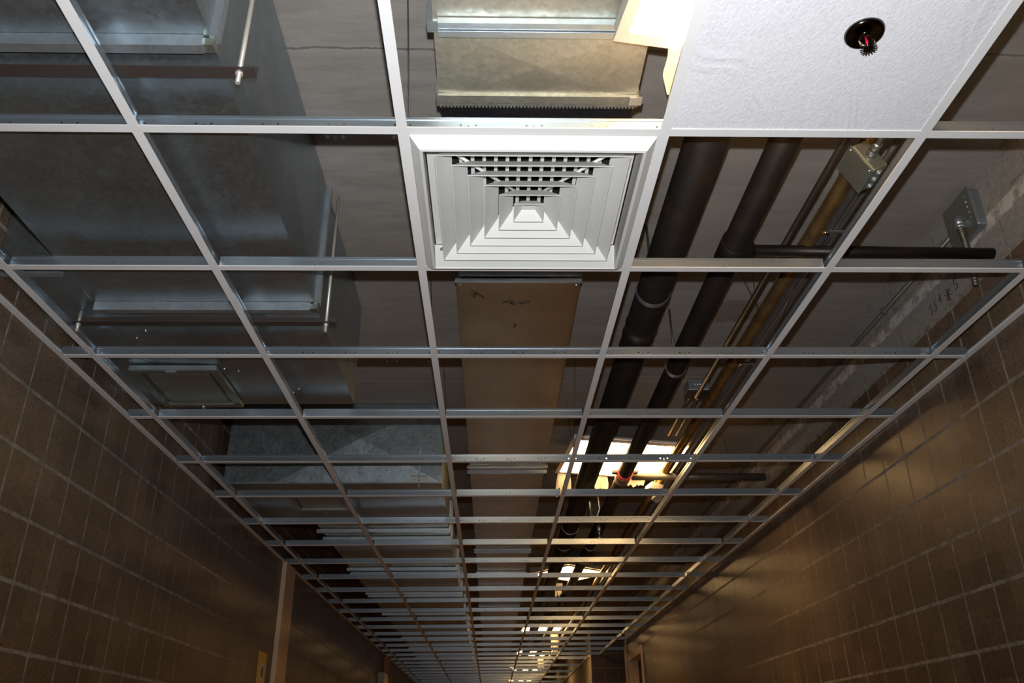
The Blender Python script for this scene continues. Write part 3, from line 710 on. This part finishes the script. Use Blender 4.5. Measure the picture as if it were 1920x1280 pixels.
# ------------------------------------------------------------------ light fixtures
def troffer(cx, cyy, zc_, wx, wy, rot, tilt, label, depth=.07, first=None):
    ca, sa = math.cos(rot), math.sin(rot); ex = Vector((ca, sa, -tilt)); eyv = Vector((-sa, ca, 0)); ez = ex.cross(eyv).normalized(); ex.normalize()
    c = Vector((cx, cyy, zc_)); t = thing('light_fixture', label, 'light fixture', (cx, cyy, zc_), 'square fluorescent fixtures')
    hx, hy = wx/2, wy/2; fw = .028
    b = MB()
    b.obox(c+ex*(-hx+fw/2), ex*fw/2, eyv*hy, ez*.005).obox(c+ex*(hx-fw/2), ex*fw/2, eyv*hy, ez*.005)
    b.obox(c+eyv*(-hy+fw/2), ex*(hx-fw), eyv*fw/2, ez*.005).obox(c+eyv*(hy-fw/2), ex*(hx-fw), eyv*fw/2, ez*.005)
    b.build('door_frame', 'frame', t)
    MB().obox(c+ez*.002, ex*(hx-fw), eyv*(hy-fw), ez*.002).build('lit_lens', 'lens', t)
    b = MB(); top = c+ez*depth
    for sx_, sy_ in ((-1, 0), (1, 0), (0, -1), (0, 1)):
        if sx_: b.obox(c+ex*sx_*(hx-.006)+ez*(depth/2+.008), ex*.002, eyv*(hy-.006), ez*(depth/2))
        else: b.obox(c+eyv*sy_*(hy-.006)+ez*(depth/2+.008), ex*(hx-.006), eyv*.002, ez*(depth/2))
    b.obox(c+ez*(depth+.010), ex*(hx-.006), eyv*(hy-.006), ez*.002).build('housing', 'frame', t)
    return t
troffer(.622, 1.109, 1.432, .61, .61, .156, 0, 'lit square fixture partly hidden by the textured tile, nearest the camera', .035)
troffer(.800, 5.02, 1.652, .69, .69, .09, .045, 'lit tilted square fixture seen behind the two black pipes, second from the camera', .010)
troffer(.83, 8.80, 1.66, .60, .62, .62, .02, 'lit fixture twisted diamondwise, third from the camera')
troffer(.76, 13.2, 1.66, .62, .70, .05, .03, 'lit fixture fourth from the camera')
troffer(.76, 16.6, 1.66, .62, .70, .1, .03, 'lit fixture fifth from the camera')
troffer(.76, 19.9, 1.66, .62, .70, -.1, .03, 'lit fixture sixth from the camera')
troffer(.76, 23.2, 1.66, .62, .70, 0, .03, 'farthest lit fixture, last in the row')
def film(path_top, drop, label, seed=1, nu=14, nv=10):
    rnd = random.Random(seed); b = MB(); a, c = Vector(path_top[0]), Vector(path_top[1]); g = []
    jag = [rnd.uniform(.55, 1) for _ in range(nu+1)]
    for i in range(nv+1):
        v = i/nv; row = []
        for k in range(nu+1):
            u = k/nu; p = a.lerp(c, u)+Vector(drop)*v*jag[k]
            p += Vector((.005*math.sin(4*v+3*u+seed), .010*math.sin(5*u+3*v+seed)*v, .006*math.sin(7*u+seed)*v)); row.append(tuple(p))
        g.append(row)
    for i in range(nv):
        for k in range(nu): b.quad(g[i][k], g[i][k+1], g[i+1][k+1], g[i+1][k]); b.smooth[-1] = True
    return tag(b.build('torn_film', 'film'), label, 'plastic film')
film([(.395, 1.374, 1.425), (.55, 1.398, 1.425)], (.02, .15, -.03), 'torn white sheet draped from the nearest lit fixture beside the tile', 1)
film([(.44, 5.326, 1.660), (.535, 5.335, 1.656)], (-.005, .08, -.15), 'torn white sheet hanging left of the widest pipe under the tilted fixture', 2)
film([(.690, 5.350, 1.650), (.780, 5.358, 1.646)], (0, .05, -.12), 'torn white sheet hanging between the two black pipes', 3)
film([(.90, 5.368, 1.643), (1.03, 5.380, 1.637)], (0, .04, -.06), 'torn white sheet hanging right of the red clamp', 4)
film([(.695, 9.22, 1.64), (.775, 9.22, 1.64)], (0, .08, -.14), 'torn white sheet hanging from the diamondwise fixture', 5)
film([(.93, 13.56, 1.64), (1.05, 13.56, 1.64)], (0, .05, -.33), 'long torn white strip hanging from the fourth fixture', 6)
film([(.90, 16.96, 1.64), (1.02, 16.96, 1.64)], (0, .05, -.30), 'long torn white strip hanging from the fifth fixture', 7)

# ------------------------------------------------------------------ hanger wires
def wire(p0, p1, label, r=.0013, tail=None):
    b = MB().tube([p0, p1], r, 6)
    if tail: b.tube([p1, tail], r, 6)
    tag(b.build('hanger_wire', 'bar'), label, 'wire')
wire((-.190, 1.505, G+.041), (-.215, 1.45, S-.002), 'thin tie wire rising at the near left corner of the diffuser', .0016)
wire((-.18, 1.30, 1.60), (-.14, 1.22, 1.62), 'loose bright wire end near the centre duct')
wire((-.21, 2.72, G+.041), (-.255, 2.95, S-.002), 'thin tie wire rising from the second main runner by the centre duct')
wire((-.21, 3.945, G+.041), (-.25, 3.99, S-.002), 'thin tie wire rising from the third main runner by the centre duct', .0013, None)
wire((.41, 3.94, G+.041), (.43, 3.80, S-.002), 'thin bent wire left of the widest pipe')
wire((.48, 4.72, 1.70), (.45, 4.55, S-.002), 'thin wire holding the left corner of the tilted fixture')
wire((1.02, 4.645, 1.70), (1.0, 4.56, S-.002), 'thin wire holding the far corner of the tilted fixture')
wire((1.09, 2.95, 1.622), (.94, 2.75, 1.75), 'loose bright wire stretched across the brownish pipe')
wire((1.03, 2.80, 1.62), (1.0, 2.62, 1.84), 'thin wire standing up between slimmer pipe and brownish pipe')
wire((1.017, 2.727, G+.041), (1.12, 2.55, 1.545), 'tie wire from the second main runner up to the strut')
wire((1.62, 5.16, G+.041), (1.55, 5.2, S-.002), 'thin tie wire rising near the right wall')

# ------------------------------------------------------------------ marks and signs
X = WR-.0015
WT = thing('marker_writing', 'black marker scrawl with asterisk on the grey upper blocks of the right wall', 'writing', (X, 2.77, 1.545))
def ws(strokes, name='scribble'):
    b = MB()
    for pp in strokes: b.tube([(X, y, z) for y, z in pp], .0016, 5)
    b.build(name, 'inkk', WT)
cy_, cz_ = 2.745, 1.562
ast = []
for a in range(3):
    t = a*math.pi/3+.3; ast.append([(cy_-.022*math.cos(t), cz_-.028*math.sin(t)), (cy_+.022*math.cos(t), cz_+.028*math.sin(t))])
ws(ast, 'asterisk')
ws([[(2.672, 1.592), (2.69, 1.596), (2.692, 1.578), (2.674, 1.572), (2.674, 1.556), (2.692, 1.552)]], 'letter')
ws([[(2.80, 1.596), (2.80, 1.56), (2.815, 1.575), (2.80, 1.585)]]); ws([[(2.835, 1.590), (2.85, 1.582), (2.84, 1.562), (2.852, 1.545)]]); ws([[(2.872, 1.590), (2.885, 1.58), (2.87, 1.566), (2.886, 1.548)]])
YS = thing('yellow_wall_sign', 'yellow notice with white and grey squares on the left wall before the beige post', 'sign', (WL+.01, 6.02, .1))
MB().box(WL+.0005, WL+.006, 5.925, 6.125, -.10, .625).build('sign_panel', 'yellow', YS)
for k in range(4):
    z1 = .56-k*.16; MB().box(WL+.0062, WL+.0072, 5.97, 6.085, z1-.115, z1).build('picture_square', 'signw', YS)
    MB().lathe((WL+.0074, 6.028, z1-.058), [(0, .0008), (.036, .0008), (.036, 0)], 14, (1, 0, 0)).build('pictogram', 'signg', YS)
tag(MB().box(WL+.0005, WL+.10, 12.2, 12.55, .65, 1.0).build('wall_cabinet', 'signw', bevel=.01), 'pale box on the left wall far down the corridor', 'wall box')
tag(MB().box(WL+.0005, WL+.06, 12.9, 13.1, F+.0, 1.26).build('orange_post', 'orange'), 'orange-brown strip standing on the far left wall', 'post')
tag(MB().box(WL+.0005, WL+.12, 13.6, 14.0, .55, .95).build('red_wall_box', 'red', bevel=.01), 'dark red box on the far left wall past the orange strip', 'wall box')
